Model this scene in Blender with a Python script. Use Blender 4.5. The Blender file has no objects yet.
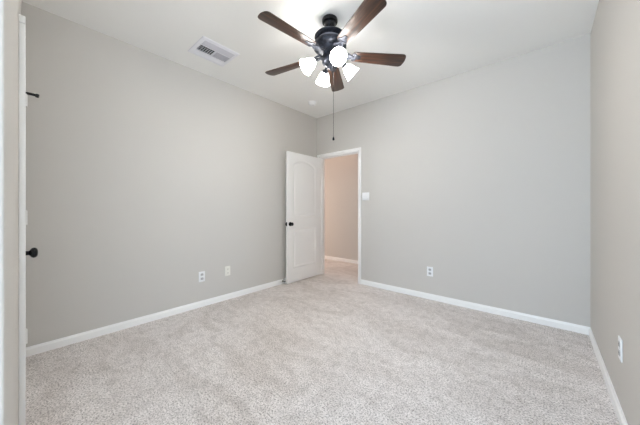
import bpy, bmesh, math, random
from mathutils import Vector, Matrix
random.seed(4)
S = bpy.context.scene
COL = S.collection
PI = math.pi

# ------------------------------------------------------------------ camera
cam_d = bpy.data.cameras.new('camera')
cam = bpy.data.objects.new('camera', cam_d)
COL.objects.link(cam)
cam_d.sensor_fit = 'HORIZONTAL'
cam_d.sensor_width = 36.0
cam_d.lens = 257.0 / 640.0 * 36.0
cam_d.shift_y = -3.5 / 640.0
cam_d.clip_start = 0.02
cam.location = (0, 0, 1.148)
cam.rotation_euler = (PI / 2, 0, math.atan2(0.6587, 0.7523))
S.camera = cam

# ------------------------------------------------------------------ world, daylight, exposure
W = bpy.data.worlds.new('world')
S.world = W
W.use_nodes = True
bg = W.node_tree.nodes['Background']
sky = W.node_tree.nodes.new('ShaderNodeTexSky')
sky.sky_type = 'NISHITA'
sky.sun_disc = False
sky.sun_elevation = math.radians(50)
W.node_tree.links.new(sky.outputs[0], bg.inputs[0])
bg.inputs[1].default_value = 0.15


def area(name, loc, rot, sx, sy, power, col):
    d = bpy.data.lights.new(name, 'AREA')
    d.shape = 'RECTANGLE'
    d.size = sx
    d.size_y = sy
    d.energy = power
    d.color = col
    o = bpy.data.objects.new(name, d)
    o.location = loc
    o.rotation_euler = rot
    COL.objects.link(o)
    return o


# daylight entering through the window behind the camera and the side window
area('window_daylight', (-0.075, -1.22, 1.42), (PI / 2, 0, 0), 0.62, 1.75, 40, (0.62, 0.80, 1.0))
area('side_window_daylight', (0.49, -0.45, 1.20), (PI / 2, 0, PI / 2), 0.95, 2.2, 38, (0.70, 0.85, 1.0))
# the hallway's own warm ceiling lamp
area('hall_lamp_light', (-3.1, 4.03, 2.70), (0, 0, 0), 1.6, 0.5, 2.6, (1.0, 0.72, 0.60))
area('hall_fill_light', (-4.5, 4.03, 1.25), (PI / 2, 0, -PI / 2), 0.9, 2.0, 7.5, (1.0, 0.80, 0.70))  # added fill at the hall's end, evens the light on its wall

S.view_settings.view_transform = 'Standard'
S.view_settings.look = 'None'
S.view_settings.gamma = 1.0
S.view_settings.use_curve_mapping = False
S.view_settings.exposure = 1.0
S.cycles.max_bounces = 14
S.cycles.diffuse_bounces = 8
S.cycles.sample_clamp_indirect = 6.0

# ------------------------------------------------------------------ materials


def mat(name, col, rough=0.6, metal=0.0, emit=None, estr=0.0, spec=None):
    m = bpy.data.materials.new(name)
    m.use_nodes = True
    b = m.node_tree.nodes['Principled BSDF']
    b.inputs['Base Color'].default_value = (*col, 1)
    b.inputs['Roughness'].default_value = rough
    b.inputs['Metallic'].default_value = metal
    if spec is not None:
        b.inputs['Specular IOR Level'].default_value = spec
    if emit:
        b.inputs['Emission Color'].default_value = (*emit, 1)
        b.inputs['Emission Strength'].default_value = estr
    return m


def nodes(m):
    return m.node_tree.nodes, m.node_tree.links, m.node_tree.nodes['Principled BSDF']


def bumped(m, scale, strength, dist=0.002, detail=2.0):
    N, L, b = nodes(m)
    tc = N.new('ShaderNodeTexCoord')
    n = N.new('ShaderNodeTexNoise')
    n.inputs['Scale'].default_value = scale
    n.inputs['Detail'].default_value = detail
    bp = N.new('ShaderNodeBump')
    bp.inputs['Strength'].default_value = strength
    bp.inputs['Distance'].default_value = dist
    L.new(tc.outputs['Object'], n.inputs['Vector'])
    L.new(n.outputs['Fac'], bp.inputs['Height'])
    L.new(bp.outputs['Normal'], b.inputs['Normal'])
    return m


M_WALL = bumped(mat('wall_paint', (0.60, 0.58, 0.55), 0.7, spec=0.25), 55, 0.25, 0.0012)
M_CEIL = bumped(mat('ceiling_paint', (0.87, 0.868, 0.85), 0.85, spec=0.2), 50, 0.25, 0.0015)
M_TRIM = bumped(mat('trim_paint', (0.92, 0.92, 0.91), 0.35), 20, 0.05, 0.001)
M_DOOR = bumped(mat('door_paint', (0.92, 0.92, 0.915), 0.38), 30, 0.05, 0.001)
M_PLAST = bumped(mat('white_plastic', (0.86, 0.87, 0.88), 0.35), 40, 0.03, 0.0005)
M_IVORY = bumped(mat('ivory_plastic', (0.80, 0.79, 0.73), 0.4), 40, 0.03, 0.0005)
M_SLOT = bumped(mat('dark_slot', (0.05, 0.05, 0.05), 0.6), 40, 0.05, 0.0005)
M_SOCK = bumped(mat('socket_face', (0.50, 0.50, 0.51), 0.45), 40, 0.05, 0.0005)
M_VENT = bumped(mat('vent_enamel', (0.80, 0.80, 0.84), 0.4), 40, 0.05, 0.0005)
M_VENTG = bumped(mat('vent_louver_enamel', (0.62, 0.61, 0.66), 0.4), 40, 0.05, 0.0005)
M_DUCT_SHADE = bumped(mat('duct_shade', (0.015, 0.015, 0.016), 0.8), 40, 0.05, 0.0005)  # near-black colour standing in for the shade inside the duct
M_BLACK = bumped(mat('black_metal', (0.012, 0.012, 0.013), 0.2, 0.5), 60, 0.05, 0.0005)
M_RUBBER = bumped(mat('black_rubber', (0.015, 0.015, 0.015), 0.6), 60, 0.1, 0.0005)
M_HINGE = bumped(mat('painted_hinge', (0.84, 0.84, 0.82), 0.35), 60, 0.05, 0.0005)
M_GLASS_SH = bumped(mat('frosted_shade_glass', (0.9, 0.9, 0.88), 0.4, emit=(1.0, 0.97, 0.92), estr=15.0), 80, 0.05, 0.0005)
M_BULB = bumped(mat('lit_bulb', (0.9, 0.9, 0.9), 0.4, emit=(1.0, 0.94, 0.865), estr=330.0), 80, 0.02, 0.0005)
M_SOCKET = bumped(mat('lamp_socket', (0.012, 0.012, 0.013), 0.6, 0.0, spec=0.1), 80, 0.05, 0.0005)

M_BAND_GLEAM = bumped(mat('gleam_band', (0.28, 0.30, 0.36), 0.3, 0.9), 80, 0.05, 0.0005)  # lighter metal colour standing in for the reflection on the fan's waist

# dark bronze fan metal with a worn lighter sheen
M_BRONZE = mat('dark_bronze', (0.03, 0.032, 0.04), 0.40, 0.6)
N, L, b = nodes(M_BRONZE)
tc = N.new('ShaderNodeTexCoord')
ns = N.new('ShaderNodeTexNoise')
ns.inputs['Scale'].default_value = 38
ns.inputs['Detail'].default_value = 4
cr = N.new('ShaderNodeValToRGB')
cr.color_ramp.elements[0].position = 0.45
cr.color_ramp.elements[0].color = (0.022, 0.024, 0.032, 1)
cr.color_ramp.elements[1].position = 0.7
cr.color_ramp.elements[1].color = (0.055, 0.062, 0.082, 1)
L.new(tc.outputs['Object'], ns.inputs['Vector'])
L.new(ns.outputs['Fac'], cr.inputs['Fac'])
L.new(cr.outputs['Color'], b.inputs['Base Color'])

# walnut blades, grain along the blade's own length (object x)
M_WOOD = mat('walnut_blade', (0.1, 0.05, 0.03), 0.38, spec=0.6)
N, L, b = nodes(M_WOOD)
tc = N.new('ShaderNodeTexCoord')
mp = N.new('ShaderNodeMapping')
mp.inputs['Scale'].default_value = (2.2, 42, 42)
ns = N.new('ShaderNodeTexNoise')
ns.inputs['Scale'].default_value = 1.6
ns.inputs['Detail'].default_value = 5
ns.inputs['Distortion'].default_value = 0.4
cr = N.new('ShaderNodeValToRGB')
cr.color_ramp.elements[0].position = 0.36
cr.color_ramp.elements[0].color = (0.012, 0.006, 0.004, 1)
cr.color_ramp.elements[1].position = 0.68
cr.color_ramp.elements[1].color = (0.090, 0.034, 0.016, 1)
L.new(tc.outputs['Object'], mp.inputs['Vector'])
L.new(mp.outputs['Vector'], ns.inputs['Vector'])
L.new(ns.outputs['Fac'], cr.inputs['Fac'])
L.new(cr.outputs['Color'], b.inputs['Base Color'])

# cut pile carpet: mixed fibre tones, tuft bump, brushed nap patches
M_CARPET = mat('carpet', (0.5, 0.45, 0.42), 0.95, spec=0.1)
N, L, b = nodes(M_CARPET)
tc = N.new('ShaderNodeTexCoord')
n1 = N.new('ShaderNodeTexNoise')
n1.inputs['Scale'].default_value = 105
n1.inputs['Detail'].default_value = 5
n1.inputs['Roughness'].default_value = 0.8
c1 = N.new('ShaderNodeValToRGB')
c1.color_ramp.elements[0].position = 0.38
c1.color_ramp.elements[0].color = (0.27, 0.236, 0.22, 1)
c1.color_ramp.elements[1].position = 0.53
c1.color_ramp.elements[1].color = (0.95, 0.905, 0.885, 1)
mpc = N.new('ShaderNodeMapping')
mpc.inputs['Rotation'].default_value = (0, 0, math.radians(24))
mpc.inputs['Scale'].default_value = (1.0, 2.2, 1)
n2 = N.new('ShaderNodeTexNoise')      # brushed nap: long vacuum strokes
n2.inputs['Scale'].default_value = 1.3
n2.inputs['Detail'].default_value = 3.5
n2.inputs['Distortion'].default_value = 1.2
c2 = N.new('ShaderNodeValToRGB')
c2.color_ramp.elements[0].position = 0.42
c2.color_ramp.elements[0].color = (0.885, 0.875, 0.865, 1)
c2.color_ramp.elements[1].position = 0.57
c2.color_ramp.elements[1].color = (1.0, 1.0, 1.0, 1)
n3 = N.new('ShaderNodeTexNoise')      # footworn mottling
n3.inputs['Scale'].default_value = 15
n3.inputs['Detail'].default_value = 4
n3.inputs['Roughness'].default_value = 0.7
c3 = N.new('ShaderNodeValToRGB')
c3.color_ramp.elements[0].position = 0.32
c3.color_ramp.elements[0].color = (0.80, 0.79, 0.782, 1)
c3.color_ramp.elements[1].position = 0.56
c3.color_ramp.elements[1].color = (1.0, 1.0, 1.0, 1)
mx = N.new('ShaderNodeMix')
mx.data_type = 'RGBA'
mx.blend_type = 'MULTIPLY'
mx.inputs[0].default_value = 1.0
mx2 = N.new('ShaderNodeMix')
mx2.data_type = 'RGBA'
mx2.blend_type = 'MULTIPLY'
mx2.inputs[0].default_value = 1.0
bp = N.new('ShaderNodeBump')
bp.inputs['Strength'].default_value = 0.5
bp.inputs['Distance'].default_value = 0.010
for n in (n1, n3):
    L.new(tc.outputs['Object'], n.inputs['Vector'])
L.new(tc.outputs['Object'], mpc.inputs['Vector'])
L.new(mpc.outputs['Vector'], n2.inputs['Vector'])
L.new(n1.outputs['Fac'], c1.inputs['Fac'])
L.new(n2.outputs['Fac'], c2.inputs['Fac'])
L.new(n3.outputs['Fac'], c3.inputs['Fac'])
L.new(c1.outputs['Color'], mx.inputs[6])
L.new(c2.outputs['Color'], mx.inputs[7])
L.new(mx.outputs[2], mx2.inputs[6])
L.new(c3.outputs['Color'], mx2.inputs[7])
L.new(mx2.outputs[2], b.inputs['Base Color'])
L.new(n1.outputs['Fac'], bp.inputs['Height'])
L.new(bp.outputs['Normal'], b.inputs['Normal'])

# clear window pane
M_PANE = bpy.data.materials.new('clear_glass')
M_PANE.use_nodes = True
N = M_PANE.node_tree.nodes
L = M_PANE.node_tree.links
N.clear()
out = N.new('ShaderNodeOutputMaterial')
tr = N.new('ShaderNodeBsdfTransparent')
gl = N.new('ShaderNodeBsdfGlossy')
gl.inputs['Roughness'].default_value = 0.02
fr = N.new('ShaderNodeFresnel')
ms = N.new('ShaderNodeMixShader')
L.new(fr.outputs[0], ms.inputs[0])
L.new(tr.outputs[0], ms.inputs[1])
L.new(gl.outputs[0], ms.inputs[2])
L.new(ms.outputs[0], out.inputs[0])

# ------------------------------------------------------------------ mesh helpers


def box(bm, x0, x1, y0, y1, z0, z1, bev=0.0):
    t = bmesh.new()
    bmesh.ops.create_cube(t, size=1)
    for v in t.verts:
        v.co = Vector((x0 + (v.co.x + .5) * (x1 - x0), y0 + (v.co.y + .5) * (y1 - y0), z0 + (v.co.z + .5) * (z1 - z0)))
    if bev:
        bmesh.ops.bevel(t, geom=t.edges[:], offset=bev, segments=2, affect='EDGES', profile=0.5)
    merge(bm, t)


def merge(bm, t, mtx=None):
    if mtx:
        bmesh.ops.transform(t, matrix=mtx, verts=t.verts[:])
    me = bpy.data.meshes.new('tmp')
    t.to_mesh(me)
    t.free()
    bm.from_mesh(me)
    bpy.data.meshes.remove(me)


def lathe(bm, prof, seg=48, mtx=None, cap=True):
    """profile of (r, z) turned about z"""
    t = bmesh.new()
    rings = []
    for r, z in prof:
        if r < 1e-5:
            rings.append([t.verts.new((0, 0, z))])
        else:
            rings.append([t.verts.new((r * math.cos(2 * PI * k / seg), r * math.sin(2 * PI * k / seg), z)) for k in range(seg)])
    for a, c in zip(rings, rings[1:]):
        for k in range(seg):
            k2 = (k + 1) % seg
            if len(a) == 1 and len(c) == 1:
                continue
            if len(a) == 1:
                t.faces.new((a[0], c[k], c[k2]))
            elif len(c) == 1:
                t.faces.new((a[k], c[0], a[k2]))
            else:
                t.faces.new((a[k], c[k], c[k2], a[k2]))
    if cap:
        for rg in (rings[0], rings[-1]):
            if len(rg) > 1:
                t.faces.new(rg)
    bmesh.ops.recalc_face_normals(t, faces=t.faces[:])
    merge(bm, t, mtx)


def tube(bm, pts, rad, seg=12):
    t = bmesh.new()
    pts = [Vector(p) for p in pts]
    rings = []
    for i, p in enumerate(pts):
        d = (pts[min(i + 1, len(pts) - 1)] - pts[max(i - 1, 0)]).normalized()
        up = Vector((0, 0, 1)) if abs(d.z) < .95 else Vector((1, 0, 0))
        a = d.cross(up).normalized()
        c = d.cross(a).normalized()
        r = rad[i] if isinstance(rad, (list, tuple)) else rad
        rings.append([t.verts.new(p + r * (math.cos(2 * PI * k / seg) * a + math.sin(2 * PI * k / seg) * c)) for k in range(seg)])
    for a, c in zip(rings, rings[1:]):
        for k in range(seg):
            t.faces.new((a[k], c[k], c[(k + 1) % seg], a[(k + 1) % seg]))
    t.faces.new(rings[0])
    t.faces.new(rings[-1])
    bmesh.ops.recalc_face_normals(t, faces=t.faces[:])
    merge(bm, t)


def prism(bm, pts, z0, z1, bev=0.0, mtx=None):
    """polygon outline extruded in z"""
    t = bmesh.new()
    f = t.faces.new([t.verts.new((x, y, z0)) for x, y in pts])
    r = bmesh.ops.extrude_face_region(t, geom=[f])
    for v in r['geom']:
        if isinstance(v, bmesh.types.BMVert):
            v.co.z = z1
    bmesh.ops.recalc_face_normals(t, faces=t.faces[:])
    if bev:
        ed = [e for e in t.edges if abs(e.verts[0].co.z - e.verts[1].co.z) < 1e-6]
        bmesh.ops.bevel(t, geom=ed, offset=bev, segments=2, affect='EDGES', profile=0.5)
    merge(bm, t, mtx)


def obj(name, bm, m, parent=None, smooth=False, loc=None, rot=None):
    me = bpy.data.meshes.new(name)
    bm.to_mesh(me)
    bm.free()
    me.materials.append(m)
    if smooth:
        for p in me.polygons:
            p.use_smooth = True
        if hasattr(me, 'set_sharp_from_angle'):
            me.set_sharp_from_angle(angle=math.radians(38))
    o = bpy.data.objects.new(name, me)
    COL.objects.link(o)
    if parent:
        o.parent = parent
    if loc:
        o.location = loc
    if rot:
        o.rotation_euler = rot
    return o


def tag(o, label, cat, group=None, kind=None):
    o['label'] = label
    o['category'] = cat
    if group:
        o['group'] = group
    if kind:
        o['kind'] = kind
    return o


def thing(name, label, cat, loc=(0, 0, 0), rot=(0, 0, 0), group=None, kind=None):
    o = bpy.data.objects.new(name, None)
    o.empty_display_size = 0.1
    COL.objects.link(o)
    o.location = loc
    o.rotation_euler = rot
    return tag(o, label, cat, group, kind)


def struct(name, boxes, m, label, cat):
    bm = bmesh.new()
    for q in boxes:
        box(bm, *q)
    return tag(obj(name, bm, m), label, cat, kind='structure')


# ------------------------------------------------------------------ room dimensions
XL, XR, YB, H = -3.037, 0.312, 3.383, 2.75
YN = -0.025                 # face of the wall with the closet door
XC = -0.70                  # its rounded outside corner
YW = -1.10                  # wall with the window behind the viewer
YH0, YH1 = 3.503, 4.56      # hallway
T = 0.12
DX0, DX1, DZ = -2.957, -2.180, 2.035   # clear bedroom doorway
CX0, CX1 = -2.44, -1.98                # clear closet doorway
HX0, HX1 = -4.6, -1.2

struct('floor', [(-4.8, 0.5, -1.3, 4.8, -0.1, 0.0)], M_CARPET, 'beige cut pile carpet covering the bedroom and hall floor', 'carpet')
struct('ceiling', [(-4.8, 0.5, -1.3, 4.8, H, H + 0.1)], M_CEIL, 'flat off-white painted ceiling', 'ceiling')
struct('wall_left', [(XL - T, XL, YN - 0.35, YB, 0, H)], M_WALL, 'long greige painted wall on the left', 'wall')
struct('wall_back', [(XL - T, DX0 - .02, YB, YH0, 0, H), (DX1 + .02, XR, YB, YH0, 0, H), (DX0 - .02, DX1 + .02, YB, YH0, DZ + .02, H)],
       M_WALL, 'greige painted wall with the open doorway', 'wall')
SW = (-0.95, 0.05, 0.12, 2.34)   # side window y0 y1 z0 z1
struct('wall_right', [(XR, XR + T, YW - T, SW[0], 0, H), (XR, XR + T, SW[1], YH0, 0, H), (XR, XR + T, SW[0], SW[1], 0, SW[2]), (XR, XR + T, SW[0], SW[1], SW[3], H)],
       M_WALL, 'greige painted wall at the right edge', 'wall')
WW = (-0.40, 0.25, 0.5, 2.34)
struct('wall_rear', [(XC - T, WW[0], YW - T, YW, 0, H), (WW[1], XR, YW - T, YW, 0, H), (WW[0], WW[1], YW - T, YW, 0, WW[2]), (WW[0], WW[1], YW - T, YW, WW[3], H)],
       M_WALL, 'greige wall with the window behind the viewer', 'wall')
# near wall: rounded drywall corner beside the viewer, closet doorway further along
bm = bmesh.new()
r = 0.022
pts = [(CX1 + .02, YN)]
for k in range(9):
    a = PI / 2 * (1 - k / 8)
    pts.append((XC - r + r * math.cos(a), YN - r + r * math.sin(a)))
pts += [(XC, YW), (XC - T, YW), (XC - T, YN - T), (CX1 + .02, YN - T)]
prism(bm, pts, 0, H)
box(bm, XL, CX0 - .02, YN - T, YN, 0, H)
box(bm, CX0 - .02, CX1 + .02, YN - T, YN, DZ + .02, H)
box(bm, XL, CX1 + .3, YN - T - .2, YN - T - .18, 0, H)
tag(obj('wall_near', bm, M_WALL, smooth=True), 'greige wall edge with rounded corner at the left margin', 'wall', kind='structure')
# hallway shell
struct('wall_hall', [(HX0, HX1, YH1, YH1 + T, 0, H), (HX0 - T, HX0, YB, YH1 + T, 0, H), (HX1, HX1 + T, YH0, YH1 + T, 0, H), (HX0, XL - T, YB, YH0, 0, H)],
       M_WALL, 'hallway wall seen through the open doorway', 'wall')


def baseboard(name, x0, x1, y0, y1, side, label):
    """h 7.5 cm, eased top edge, side = which face touches the wall"""
    bm = bmesh.new()
    h, t, e = 0.071, 0.013, 0.006
    prof = [(0, 0), (t, 0), (t, h - 0.018), (t - 0.004, h - 0.012), (e, h), (0, h)]
    n = len(prof)
    A, B = [], []
    for d, z in prof:
        if side == 'L':
            A.append((x0 + d, y0, z)); B.append((x0 + d, y1, z))
        elif side == 'R':
            A.append((x1 - d, y0, z)); B.append((x1 - d, y1, z))
        elif side == 'B':
            A.append((x0, y1 - d, z)); B.append((x1, y1 - d, z))
        else:
            A.append((x0, y0 + d, z)); B.append((x1, y0 + d, z))
    va = [bm.verts.new(p) for p in A]
    vb = [bm.verts.new(p) for p in B]
    for k in range(n):
        bm.faces.new((va[k], va[(k + 1) % n], vb[(k + 1) % n], vb[k]))
    bm.faces.new(va)
    bm.faces.new(vb)
    bmesh.ops.recalc_face_normals(bm, faces=bm.faces[:])
    return tag(obj(name, bm, M_TRIM), label, 'baseboard', kind='structure')


CW = 0.060   # casing width
baseboard('baseboard_left', XL, XL, YN, YB, 'L', 'white baseboard along the long left wall')
baseboard('baseboard_back', DX1 + CW, XR, YB, YB, 'B', 'white baseboard along the wall right of the doorway')
baseboard('baseboard_right', XR, XR, YW, YB - .013, 'R', 'white baseboard along the right wall')
baseboard('baseboard_near', CX1 + CW, XC - .03, YN, YN, 'N', 'white baseboard along the wall with the closet door')
baseboard('baseboard_hall', HX0, HX1, YH1, YH1, 'B', 'white baseboard on the hallway wall')


# ------------------------------------------------------------------ door frames
def frame(name, x0, x1, yroom, ydeep, sgn, label):
    """casing on the room face (sgn = direction into the room), jamb lining the opening"""
    root = thing(name, label, 'door frame', ((x0 + x1) / 2, yroom, 0), kind='structure')
    ox, oy = (x0 + x1) / 2, yroom

    def part(pname, boxes, bev=0.003):
        bm = bmesh.new()
        for a in boxes:
            box(bm, a[0] - ox, a[1] - ox, min(a[2], a[3]) - oy, max(a[2], a[3]) - oy, a[4], a[5], bev)
        return obj(pname, bm, M_TRIM, root, smooth=True)
    c = (0.022 if sgn > 0 else 0.014) * sgn
    c2 = 0.008 * sgn
    for xa, xb, xi in ((x0 - CW, x0 - .004, 0), (x1 + .004, x1 + CW, 1)):
        inner = (xb - .0205, xb) if xi == 0 else (xa, xa + .0205)
        outer = (xa, xb - .02) if xi == 0 else (xa + .02, xb)
        part('side_casing', [(*outer, yroom, yroom + c, 0, DZ + .021), (*inner, yroom, yroom + c2, 0, DZ + .0035)])
    part('head_casing', [(x0 - CW, x1 + CW, yroom, yroom + c, DZ + .022, DZ + CW), (x0 - .004, x1 + .004, yroom, yroom + c2, DZ + .004, DZ + .0215)])
    part('jamb', [(x0 - .02, x0, yroom, ydeep, 0, DZ + .02)], .001)
    part('jamb', [(x1, x1 + .02, yroom, ydeep, 0, DZ + .02)], .001)
    part('head_jamb', [(x0, x1, yroom, ydeep, DZ, DZ + .02)], .001)
    ys = yroom - 0.04 * sgn
    part('door_stop', [(x0, x0 + .011, ys, ys - .033 * sgn, 0, DZ - .011), (x1 - .011, x1, ys, ys - .033 * sgn, 0, DZ - .011), (x0, x1, ys, ys - .033 * sgn, DZ - .011, DZ)], .001)
    return root


f1 = frame('trim_1', DX0, DX1, YB, YH0, -1, 'white casing and jamb around the open bedroom doorway')
bm = bmesh.new()
box(bm, DX1 - .0015 - (DX0 + DX1) / 2, DX1 - (DX0 + DX1) / 2, .004, .034, .89, .95)
obj('strike_plate', bm, M_SOCK, f1)
frame('trim_2', CX0, CX1, YN, YN - T, 1, 'white casing around the closet door at the left margin')


# ------------------------------------------------------------------ panel doors
def door_leaf(w, h, th=0.035):
    """two-panel moulded leaf with an arched upper panel on both faces; x along width, y = 0 front"""
    st = 0.125 if w > 0.6 else 0.09
    x0, x1 = st, w - st

    def depth(x, z):
        best = -1
        # lower panel
        best = max(best, min(x - x0, x1 - x, z - 0.215, 0.82 - z))
        # upper panel with a segmental arch
        rise, zs = 0.085 * (w - 2 * st) / .51, 1.825
        half = (x1 - x0) / 2
        R = (half * half + rise * rise) / (2 * rise)
        cx, cz = (x0 + x1) / 2, zs + rise - R
        darc = R - math.hypot(x - cx, z - cz) if z > cz else 1
        best = max(best, min(x - x0, x1 - x, z - 1.02, darc))
        s = best
        if s <= 0:
            return 0.0
        if s < .010:
            return .009 * s / .010
        if s < .020:
            return .009
        if s < .042:
            return .009 - .007 * (s - .020) / .022
        return .002
    nx, nz = int(w / 0.006), int(h / 0.008)
    bm = bmesh.new()
    sides = []
    for yb, sg in ((0.0, -1), (-th, 1)):
        g = [[bm.verts.new((w * i / nx, yb + sg * depth(w * i / nx, h * j / nz), h * j / nz)) for i in range(nx + 1)] for j in range(nz + 1)]
        for j in range(nz):
            for i in range(nx):
                bm.faces.new((g[j][i], g[j][i + 1], g[j + 1][i + 1], g[j + 1][i]))
        sides.append(g)
    a, c = sides
    loop = lambda g: [g[0][i] for i in range(nx + 1)] + [g[j][nx] for j in range(1, nz + 1)] + [g[nz][i] for i in range(nx - 1, -1, -1)] + [g[j][0] for j in range(nz - 1, 0, -1)]
    la, lc = loop(a), loop(c)
    for k in range(len(la)):
        bm.faces.new((la[k], la[(k + 1) % len(la)], lc[(k + 1) % len(la)], lc[k]))
    bmesh.ops.recalc_face_normals(bm, faces=bm.faces[:])
    return bm


def knob_bm(x, z, y0, sg):
    bm = bmesh.new()
    prof = [(0, 0), (.032, 0), (.032, .004), (.027, .008), (.013, .010), (.011, .016), (.011, .026), (.017, .030),
            (.025, .036), (.0275, .043), (.026, .050), (.020, .056), (.010, .0585), (0, .059)]
    rot = Matrix.Rotation(-PI / 2 * sg, 4, 'X')
    lathe(bm, prof, 32, Matrix.Translation((x, y0, z)) @ rot)
    return bm


def hinge_bm(z, y=0.006):
    bm = bmesh.new()
    h = 0.089
    for k in range(5):
        lathe(bm, [(0, 0), (.0075, 0), (.0075, h / 5 - .001), (0, h / 5 - .001)], 14, Matrix.Translation((-.002, y, z - h / 2 + k * h / 5)))
    lathe(bm, [(0, 0), (.004, 0), (.0045, .003), (0, .006)], 12, Matrix.Translation((-.002, y, z + h / 2)))
    box(bm, -.004, .024, -.001, .0018, z - h / 2, z + h / 2)
    return bm


DW = DX1 - DX0 - .007
d1 = obj('door_1', door_leaf(DW, 2.018), M_DOOR, smooth=True, loc=(DX0 + .012, YB - .012, .012), rot=(0, 0, math.radians(-89.3)))
tag(d1, 'white two-panel arched door standing open against the left wall', 'door', kind='structure')
obj('door_knob', knob_bm(DW - .06, .905, 0, 1), M_BLACK, d1, True)
obj('door_knob', knob_bm(DW - .06, .905, -.035, -1), M_BLACK, d1, True)
bm = bmesh.new()
box(bm, DW, DW + .0015, -.030, -.005, .876, .934)
box(bm, DW, DW + .010, -.024, -.012, .897, .913)
obj('latch', bm, M_BLACK, d1)
for z in (1.80, 1.06, .32):
    o = obj('hinge', hinge_bm(z, .0), M_HINGE, d1, True)
    o.scale = (1, -1, 1)
    o.location = (0, -.035, 0)

CDW = CX1 - CX0 - .006
d2 = obj('door_2', door_leaf(CDW, 2.018), M_DOOR, smooth=True, loc=(CX0 + .003, YN + .007, .012))
tag(d2, 'white door with black knob seen edge-on at the left margin', 'door', kind='structure')
obj('door_knob', knob_bm(CDW - .053, .905, 0, 1), M_BLACK, d2, True)
for z in (1.822, 1.082, .340):
    obj('hinge', hinge_bm(z, .015), M_HINGE, d2, True)

# ------------------------------------------------------------------ windows behind the viewer


def window(name, axis, lo, hi, z0, z1, pos, label):
    root = thing(name, label, 'window', kind='structure')

    def bx(bm, a0, a1, p0, p1, c0, c1):
        if axis == 'x':
            box(bm, a0, a1, p0, p1, c0, c1, .003)
        else:
            box(bm, p0, p1, a0, a1, c0, c1, .003)
    bm = bmesh.new()
    p0, p1 = pos - .03, pos + .03
    bx(bm, lo, lo + .04, p0, p1, z0, z1)
    bx(bm, hi - .04, hi, p0, p1, z0, z1)
    bx(bm, lo + .04, hi - .04, p0, p1, z0, z0 + .04)
    bx(bm, lo + .04, hi - .04, p0, p1, z1 - .04, z1)
    bx(bm, lo + .04, hi - .04, p0, p1, (z0 + z1) / 2 - .02, (z0 + z1) / 2 + .02)
    fr_ = obj('window_frame', bm, M_TRIM, root)
    bm = bmesh.new()
    q = pos
    if axis == 'x':
        box(bm, lo + .03, hi - .03, q - .002, q + .002, z0 + .03, z1 - .03)
    else:
        box(bm, q - .002, q + .002, lo + .03, hi - .03, z0 + .03, z1 - .03)
    obj('pane', bm, M_PANE, fr_)


window('window_1', 'x', WW[0], WW[1], WW[2], WW[3], YW - .07, 'tall daylight window behind the viewer')
window('window_2', 'y', SW[0], SW[1], SW[2], SW[3], XR + .07, 'daylight window in the right wall beside the viewer')

# ------------------------------------------------------------------ ceiling fan
FX, FY = -1.369, 1.69
fan = thing('ceiling_fan', 'dark bronze ceiling fan with five walnut blades and four lit glass shades', 'ceiling fan', (FX, FY, H))
z = lambda v: v - H
bm = bmesh.new()
lathe(bm, [(0, 0), (.064, 0), (.066, -.005), (.066, -.022), (.062, -.030), (.050, -.034), (.046, -.040), (.044, -.056), (.038, -.070), (.026, -.080), (.016, -.084), (0, -.084)])
obj('canopy', bm, M_BLACK, fan, True)
bm = bmesh.new()
lathe(bm, [(0, z(2.672)), (.014, z(2.672)), (.014, z(2.630)), (0, z(2.630))], 20)
lathe(bm, [(0, z(2.646)), (.022, z(2.646)), (.026, z(2.640)), (.026, z(2.626)), (0, z(2.626))], 24)
obj('downrod', bm, M_BLACK, fan, True)
bm = bmesh.new()
lathe(bm, [(0, z(2.634)), (.040, z(2.632)), (.075, z(2.627)), (.105, z(2.618)), (.124, z(2.608)), (.130, z(2.600)), (.128, z(2.594)), (.114, z(2.590)),
           (.104, z(2.584)), (.101, z(2.576)), (.101, z(2.560)), (.106, z(2.555)), (.122, z(2.550)), (.136, z(2.540)), (.140, z(2.526)), (.138, z(2.510)),
           (.126, z(2.496)), (.100, z(2.488)), (.095, z(2.480)), (.095, z(2.462)), (.070, z(2.457)), (0, z(2.457))], 64)
mh = obj('motor_housing', bm, M_BRONZE, fan, True)
bm = bmesh.new()
lathe(bm, [(.1005, z(2.577)), (.1035, z(2.575)), (.1045, z(2.568)), (.1035, z(2.561)), (.1005, z(2.559))], 64, cap=False)
obj('waist_gleam', bm, M_BAND_GLEAM, mh, True)  # added ring, puts the waist's reflection into a lighter colour
# light fitter below the motor
bm = bmesh.new()
lathe(bm, [(0, z(2.457)), (.056, z(2.457)), (.060, z(2.445)), (.060, z(2.418)), (.066, z(2.410)), (.066, z(2.385)), (.058, z(2.372)), (.040, z(2.360)),
           (.026, z(2.352)), (.020, z(2.342)), (.012, z(2.334)), (0, z(2.330))], 48)
obj('light_fitter', bm, M_BRONZE, fan, True)

# one blade with its bracket, along +x
ZB = 2.452
PITCH = math.radians(12)


def rounded(pts, rad, n=6):
    out_ = []
    m_ = len(pts)
    for i in range(m_):
        p, a, c = Vector(pts[i]), Vector(pts[i - 1]), Vector(pts[(i + 1) % m_])
        rr = rad[i]
        u, v = (a - p).normalized(), (c - p).normalized()
        s, e = p + u * rr, p + v * rr
        for k in range(n + 1):
            t = k / n
            q = (1 - t) ** 2 * s + 2 * t * (1 - t) * p + t * t * e
            out_.append((q.x, q.y))
    return out_


def blade_bm():
    bm = bmesh.new()
    pts = rounded([(.195, -.050), (.656, -.070), (.668, .0), (.656, .070), (.195, .050)], [.020, .034, .02, .034, .020])
    prism(bm, pts, -.003, .003, .001)
    return bm


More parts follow.
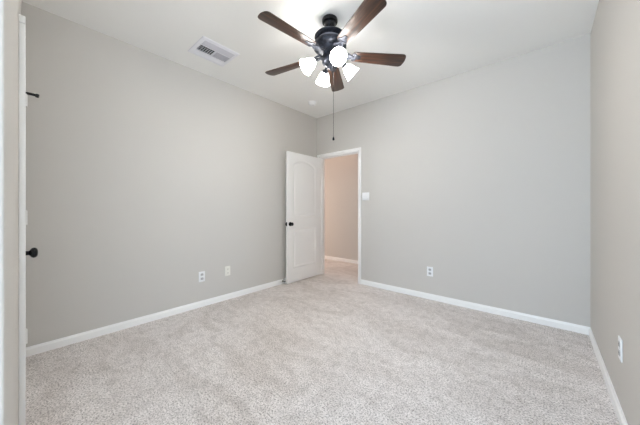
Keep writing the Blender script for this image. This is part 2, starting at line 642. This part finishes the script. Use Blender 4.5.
def bracket_bm():
    bm = bmesh.new()
    # plate under the blade root, three lobes
    pts = []
    for k in range(60):
        a = 2 * PI * k / 60
        rr = .034 + .010 * math.cos(3 * a)
        pts.append((.222 + rr * 1.05 * math.cos(a), rr * math.sin(a)))
    prism(bm, pts, -.0085, -.0035, .001)
    # arm to the motor: two curved scrolls joined by a web
    for s in (-1, 1):
        tube(bm, [(.078, s * .018, .010), (.105, s * .030, .006), (.130, s * .034, -.002), (.155, s * .026, -.006), (.185, s * .012, -.007), (.21, s * .006, -.007)],
             [.007, .008, .008, .008, .007, .006], 10)
        tube(bm, [(.150 + .016 * math.cos(t), s * (.020 + .0) + s * .016 * math.sin(t), -.006) for t in [i * 2 * PI / 14 for i in range(14)]], .004, 8)
    prism(bm, [(.075, -.014), (.12, -.022), (.17, -.012), (.20, -.016), (.20, .016), (.17, .012), (.12, .022), (.075, .014)], -.008, -.001, .001)
    return bm


def screw_bm(x, y):
    bm = bmesh.new()
    lathe(bm, [(0, -.0118), (.003, -.0114), (.0052, -.0095), (.0052, -.008), (0, -.008)], 12, Matrix.Translation((x, y, 0)))
    return bm


blade0 = obj('blade', blade_bm(), M_WOOD, fan, True)
br0 = obj('blade_bracket', bracket_bm(), M_BRONZE, blade0, True)
sc0 = [obj('screw', screw_bm(x, y), M_SOCKET, blade0, True) for x, y in ((.252, 0), (.212, .024), (.212, -.024))]
for k in range(5):
    th = math.radians(49 + 72 * k)
    if k == 0:
        o = blade0
    else:
        o = blade0.copy()
        COL.objects.link(o)
        for src in (br0, *sc0):
            c = src.copy()
            COL.objects.link(c)
            c.parent = o
    o.location = (0, 0, z(ZB))
    o.rotation_euler = (Matrix.Rotation(th, 3, 'Z') @ Matrix.Rotation(-PITCH, 3, 'X')).to_euler()

# one lamp arm with shade, socket and bulb, along +x from the fitter
TILT = math.radians(40)
arm_bm = bmesh.new()
tube(arm_bm, [(.055, 0, z(2.398)), (.078, 0, z(2.405)), (.100, 0, z(2.402)), (.118, 0, z(2.390)), (.128, 0, z(2.381))], [.010, .009, .009, .010, .012], 14)
M_AX = Matrix.Translation((.128, 0, z(2.385))) @ Matrix.Rotation(PI / 2 + TILT, 4, 'Y')   # local +z = outwards and down
lathe(arm_bm, [(0, -.004), (.018, -.004), (.026, .004), (.027, .018), (.022, .022), (0, .022)], 28, M_AX)
arm0 = obj('lamp_arm', arm_bm, M_BRONZE, fan, True)
bm = bmesh.new()
outer = [(.026, .014), (.030, .022), (.038, .034), (.045, .050), (.050, .068), (.055, .086), (.061, .102), (.067, .112)]
inner = [(r_ - .003, z_) for r_, z_ in outer][::-1]
prof = outer + [(.0665, .1135)] + inner
lathe(bm, prof + [outer[0]], 48, M_AX, cap=False)
sh0 = obj('lamp_shade', bm, M_GLASS_SH, arm0, True)
bm = bmesh.new()
lathe(bm, [(0, .020), (.017, .020), (.018, .044), (.026, .052), (.031, .062), (.031, .066), (0, .068)], 24, M_AX)
so0 = obj('socket', bm, M_SOCKET, arm0, True)
bm = bmesh.new()
lathe(bm, [(.018, .066), (.0215, .068), (.0235, .076), (.0235, .088), (.017, .097), (.008, .1015), (0, .1025)], 28, M_AX)
bu0 = obj('bulb', bm, M_BULB, arm0, True)
for k in range(4):
    th = math.radians(-33 + 90 * k)
    if k == 0:
        o = arm0
    else:
        o = arm0.copy()
        COL.objects.link(o)
        for src in (sh0, so0, bu0):
            c = src.copy()
            COL.objects.link(c)
            c.parent = o
    o.rotation_euler = (0, 0, th)

# pull chain, beaded, with a dark bell at the end
px_, py_ = .030 * .7523, .030 * .6587
bm = bmesh.new()
tube(bm, [(px_, py_, z(2.362)), (px_, py_, z(1.757))], .0012, 6)
for k in range(122):
    lathe(bm, [(0, -.0018), (.0017, -.0009), (.0017, .0009), (0, .0018)], 6, Matrix.Translation((px_, py_, z(2.360) - k * .00495)))
ch = obj('pull_chain', bm, M_BLACK, fan, True)
bm = bmesh.new()
lathe(bm, [(0, z(1.760)), (.003, z(1.759)), (.0045, z(1.752)), (.0085, z(1.744)), (.010, z(1.736)), (.007, z(1.729)), (0, z(1.727))], 20, Matrix.Translation((px_, py_, 0)))
obj('pull_bell', bm, M_BLACK, ch, True)

# ------------------------------------------------------------------ ceiling vent
VX0, VX1, VY0, VY1 = -2.728, -2.376, 1.075, 1.455
vx, vy = (VX0 + VX1) / 2, (VY0 + VY1) / 2
vent = thing('ceiling_vent', 'white square ceiling register with angled louvers beside the fan', 'vent', (vx, vy, H))
hx, hy = (VX1 - VX0) / 2, (VY1 - VY0) / 2
bm = bmesh.new()
bd = .036


def ring(bm, hx, hy, bd, z0, z1):
    """bevelled picture-frame ring, sloping down to the inside edge"""
    lv = [(hx, hy, 0), (hx - .004, hy - .004, z0), (hx - bd + .006, hy - bd + .006, z1), (hx - bd, hy - bd, z1), (hx - bd, hy - bd, -.001)]
    vs = [[bm.verts.new((sx * a, sy * b_, c)) for sx, sy in ((1, 1), (-1, 1), (-1, -1), (1, -1))] for a, b_, c in lv]
    for p, q in zip(vs, vs[1:]):
        for k in range(4):
            bm.faces.new((p[k], q[k], q[(k + 1) % 4], p[(k + 1) % 4]))
    bmesh.ops.recalc_face_normals(bm, faces=bm.faces[:])


ring(bm, hx, hy, bd, -.006, -.011)
obj('frame', bm, M_VENT, vent)
ix, iy = hx - bd, hy - bd
bm = bmesh.new()
box(bm, -ix, ix, -iy, iy, -.0012, -.0002)
obj('duct_shade_sheet', bm, M_DUCT_SHADE, vent)  # flat dark sheet painted as the shade behind the louvers


def bank(name, x0, x1, y0, y1, along, n, ang, m, w=.014):
    """a bank of angled louver blades filling a rectangle"""
    bm = bmesh.new()
    for k in range(n):
        t = (k + .5) / n
        if along == 'y':
            cx_ = x0 + t * (x1 - x0)
            R_ = Matrix.Translation((cx_, (y0 + y1) / 2, -.008)) @ Matrix.Rotation(ang, 4, 'Y')
            tb = bmesh.new()
            box(tb, -w / 2, w / 2, -(y1 - y0) / 2, (y1 - y0) / 2, -.0006, .0006)
        else:
            cy_ = y0 + t * (y1 - y0)
            R_ = Matrix.Translation(((x0 + x1) / 2, cy_, -.008)) @ Matrix.Rotation(ang, 4, 'X')
            tb = bmesh.new()
            box(tb, -(x1 - x0) / 2, (x1 - x0) / 2, -w / 2, w / 2, -.0006, .0006)
        merge(bm, tb, R_)
    return obj(name, bm, m, vent)


sp = ix / 3.0
bank('louver_bank', sp + .012, ix - .002, -iy, iy, 'y', 5, math.radians(-38), M_VENTG)
bank('louver_bank', -ix + .002, -sp - .030, -iy, iy, 'y', 5, math.radians(-32), M_VENT)
bank('louver_bank', -sp - .014, sp, .008, iy - .004, 'x', 8, math.radians(-40), M_VENTG)
bm = bmesh.new()
for k in range(7):
    yy = -iy + .006 + k * (iy - .014) / 6
    box(bm, -sp - .014, sp, yy - .0010, yy + .0010, -.0115, -.0095)
for k in range(5):
    xx = -sp - .014 + k * (2 * sp + .014) / 4
    box(bm, xx - .0010, xx + .0010, -iy, -.006, -.0115, -.0095)
obj('damper_grille', bm, M_VENT, vent)
bm = bmesh.new()
for xx in (sp + .006, -sp - .022):
    box(bm, xx - .006, xx + .006, -iy, iy, -.012, -.0013, .001)
box(bm, -sp - .016, sp, -.006, .008, -.012, -.0013, .001)
obj('divider', bm, M_VENT, vent)

# ------------------------------------------------------------------ smoke detector
det = thing('smoke_detector', 'small round white smoke detector on the ceiling near the corner', 'smoke detector', (-2.63, 2.825, H))
bm = bmesh.new()
lathe(bm, [(0, 0), (.062, 0), (.062, -.008), (.056, -.012), (0, -.012)], 40)
obj('base', bm, M_PLAST, det, True)
bm = bmesh.new()
lathe(bm, [(0, -.012), (.056, -.012), (.055, -.028), (.048, -.042), (.030, -.050), (0, -.051)], 40)
obj('cover', bm, M_PLAST, det, True)
bm = bmesh.new()
lathe(bm, [(0, -.049), (.006, -.049), (.006, -.0525), (0, -.053)], 16, Matrix.Translation((.018, 0, 0)))
obj('test_button', bm, M_SOCK, det, True)


# ------------------------------------------------------------------ wall plates
def outlet(label, loc, rz, second=False):
    """plate in the local xz plane, facing local -y"""
    o = thing('wall_outlet', label, 'outlet', loc, (0, 0, rz), 'wall outlets above the baseboards')
    bm = bmesh.new()
    box(bm, -.0365, .0365, -.006, 0, -.060, .060, .002)
    obj('cover_plate', bm, M_IVORY if second else M_PLAST, o, True)
    for zz in ((-.024, .024)):
        bm = bmesh.new()
        pts = rounded([(-.017, -.0145), (.017, -.0145), (.017, .0145), (-.017, .0145)], [.008] * 4, 4)
        prism(bm, pts, 0, .002, 0, Matrix.Translation((0, -.006, zz)) @ Matrix.Rotation(PI / 2, 4, 'X'))
        rc = obj('receptacle', bm, M_IVORY if second else M_SOCK, o)
        bm = bmesh.new()
        box(bm, -.0075, -.0050, -.0086, -.0079, zz - .003, zz + .007)
        box(bm, .0050, .0075, -.0086, -.0079, zz - .003, zz + .007)
        box(bm, -.0025, .0025, -.0086, -.0079, zz - .010, zz - .005)
        obj('slots', bm, M_SLOT, rc)
    bm = bmesh.new()
    lathe(bm, [(0, 0), (.003, 0), (.003, .001), (0, .0014)], 12, Matrix.Translation((0, -.006, 0)) @ Matrix.Rotation(PI / 2, 4, 'X'))
    obj('screw', bm, M_SOCK, o)
    return o


outlet('white duplex outlet on the left wall, the one farther from the open door', (XL, 1.358, .354), PI / 2)
outlet('cream outlet on the left wall, the one nearer the open door', (XL, 1.683, .362), PI / 2, True)
outlet('white outlet right of the doorway on the wall below the light switch', (-1.101, YB, .353), 0)
outlet('white outlet at the right edge on the right-hand wall', (XR, 2.135, .385), -PI / 2)

sw = thing('light_switch', 'white two-gang rocker switch plate right of the doorway', 'light switch', (-2.040, YB, 1.338))
bm = bmesh.new()
box(bm, -.061, .061, -.006, 0, -.060, .060, .002)
obj('switch_plate', bm, M_PLAST, sw, True)
for s in (-1, 1):
    bm = bmesh.new()
    q = s * .023
    vs = [bm.verts.new(p) for p in ((q - .016, -.006, -.033), (q + .016, -.006, -.033), (q + .016, -.0062, .033), (q - .016, -.0062, .033),
                                    (q - .016, -.0115, -.033), (q + .016, -.0115, -.033), (q + .016, -.0075, .033), (q - .016, -.0075, .033))]
    for f in ((0, 1, 2, 3), (4, 5, 6, 7), (0, 1, 5, 4), (1, 2, 6, 5), (2, 3, 7, 6), (3, 0, 4, 7)):
        bm.faces.new([vs[i] for i in f])
    bmesh.ops.recalc_face_normals(bm, faces=bm.faces[:])
    obj('rocker', bm, M_PLAST, sw)

# ------------------------------------------------------------------ door stops
st = thing('hinge_door_stop', 'black hinge-pin door stop on the top hinge of the edge-on door at the left margin', 'door stop', (CX0 + .001, YN + .018, 1.872))
bm = bmesh.new()
lathe(bm, [(0, -.002), (.010, -.002), (.010, .003), (0, .003)], 18)
tube(bm, [(0, .004, 0), (.006, .030, -.001), (.010, .047, -.003)], [.0085, .0085, .008], 12)
obj('bracket', bm, M_BLACK, st, True)
bm = bmesh.new()
tube(bm, [(.0098, .044, -.003), (.0115, .052, -.0045), (.0125, .059, -.006)], [.010, .0125, .011], 14)
obj('bumper', bm, M_RUBBER, st, True)

ds = thing('baseboard_door_stop', 'black spring door stop on the left baseboard behind the open door edge', 'door stop', (XL + .013, 2.585, .045))
bm = bmesh.new()
lathe(bm, [(0, 0), (.014, 0), (.014, .004), (.008, .007), (0, .007)], 20, Matrix.Rotation(PI / 2, 4, 'Y'))
pts = []
for k in range(90):
    a = k * 2 * PI / 10
    pts.append((.007 + k * .0005, .0055 * math.cos(a), .0055 * math.sin(a)))
tube(bm, pts, .0016, 6)
obj('spring', bm, M_BLACK, ds, True)
bm = bmesh.new()
lathe(bm, [(0, .048), (.008, .048), (.009, .056), (.008, .064), (0, .066)], 18, Matrix.Rotation(PI / 2, 4, 'Y'))
obj('rubber_tip', bm, M_RUBBER, ds, True)
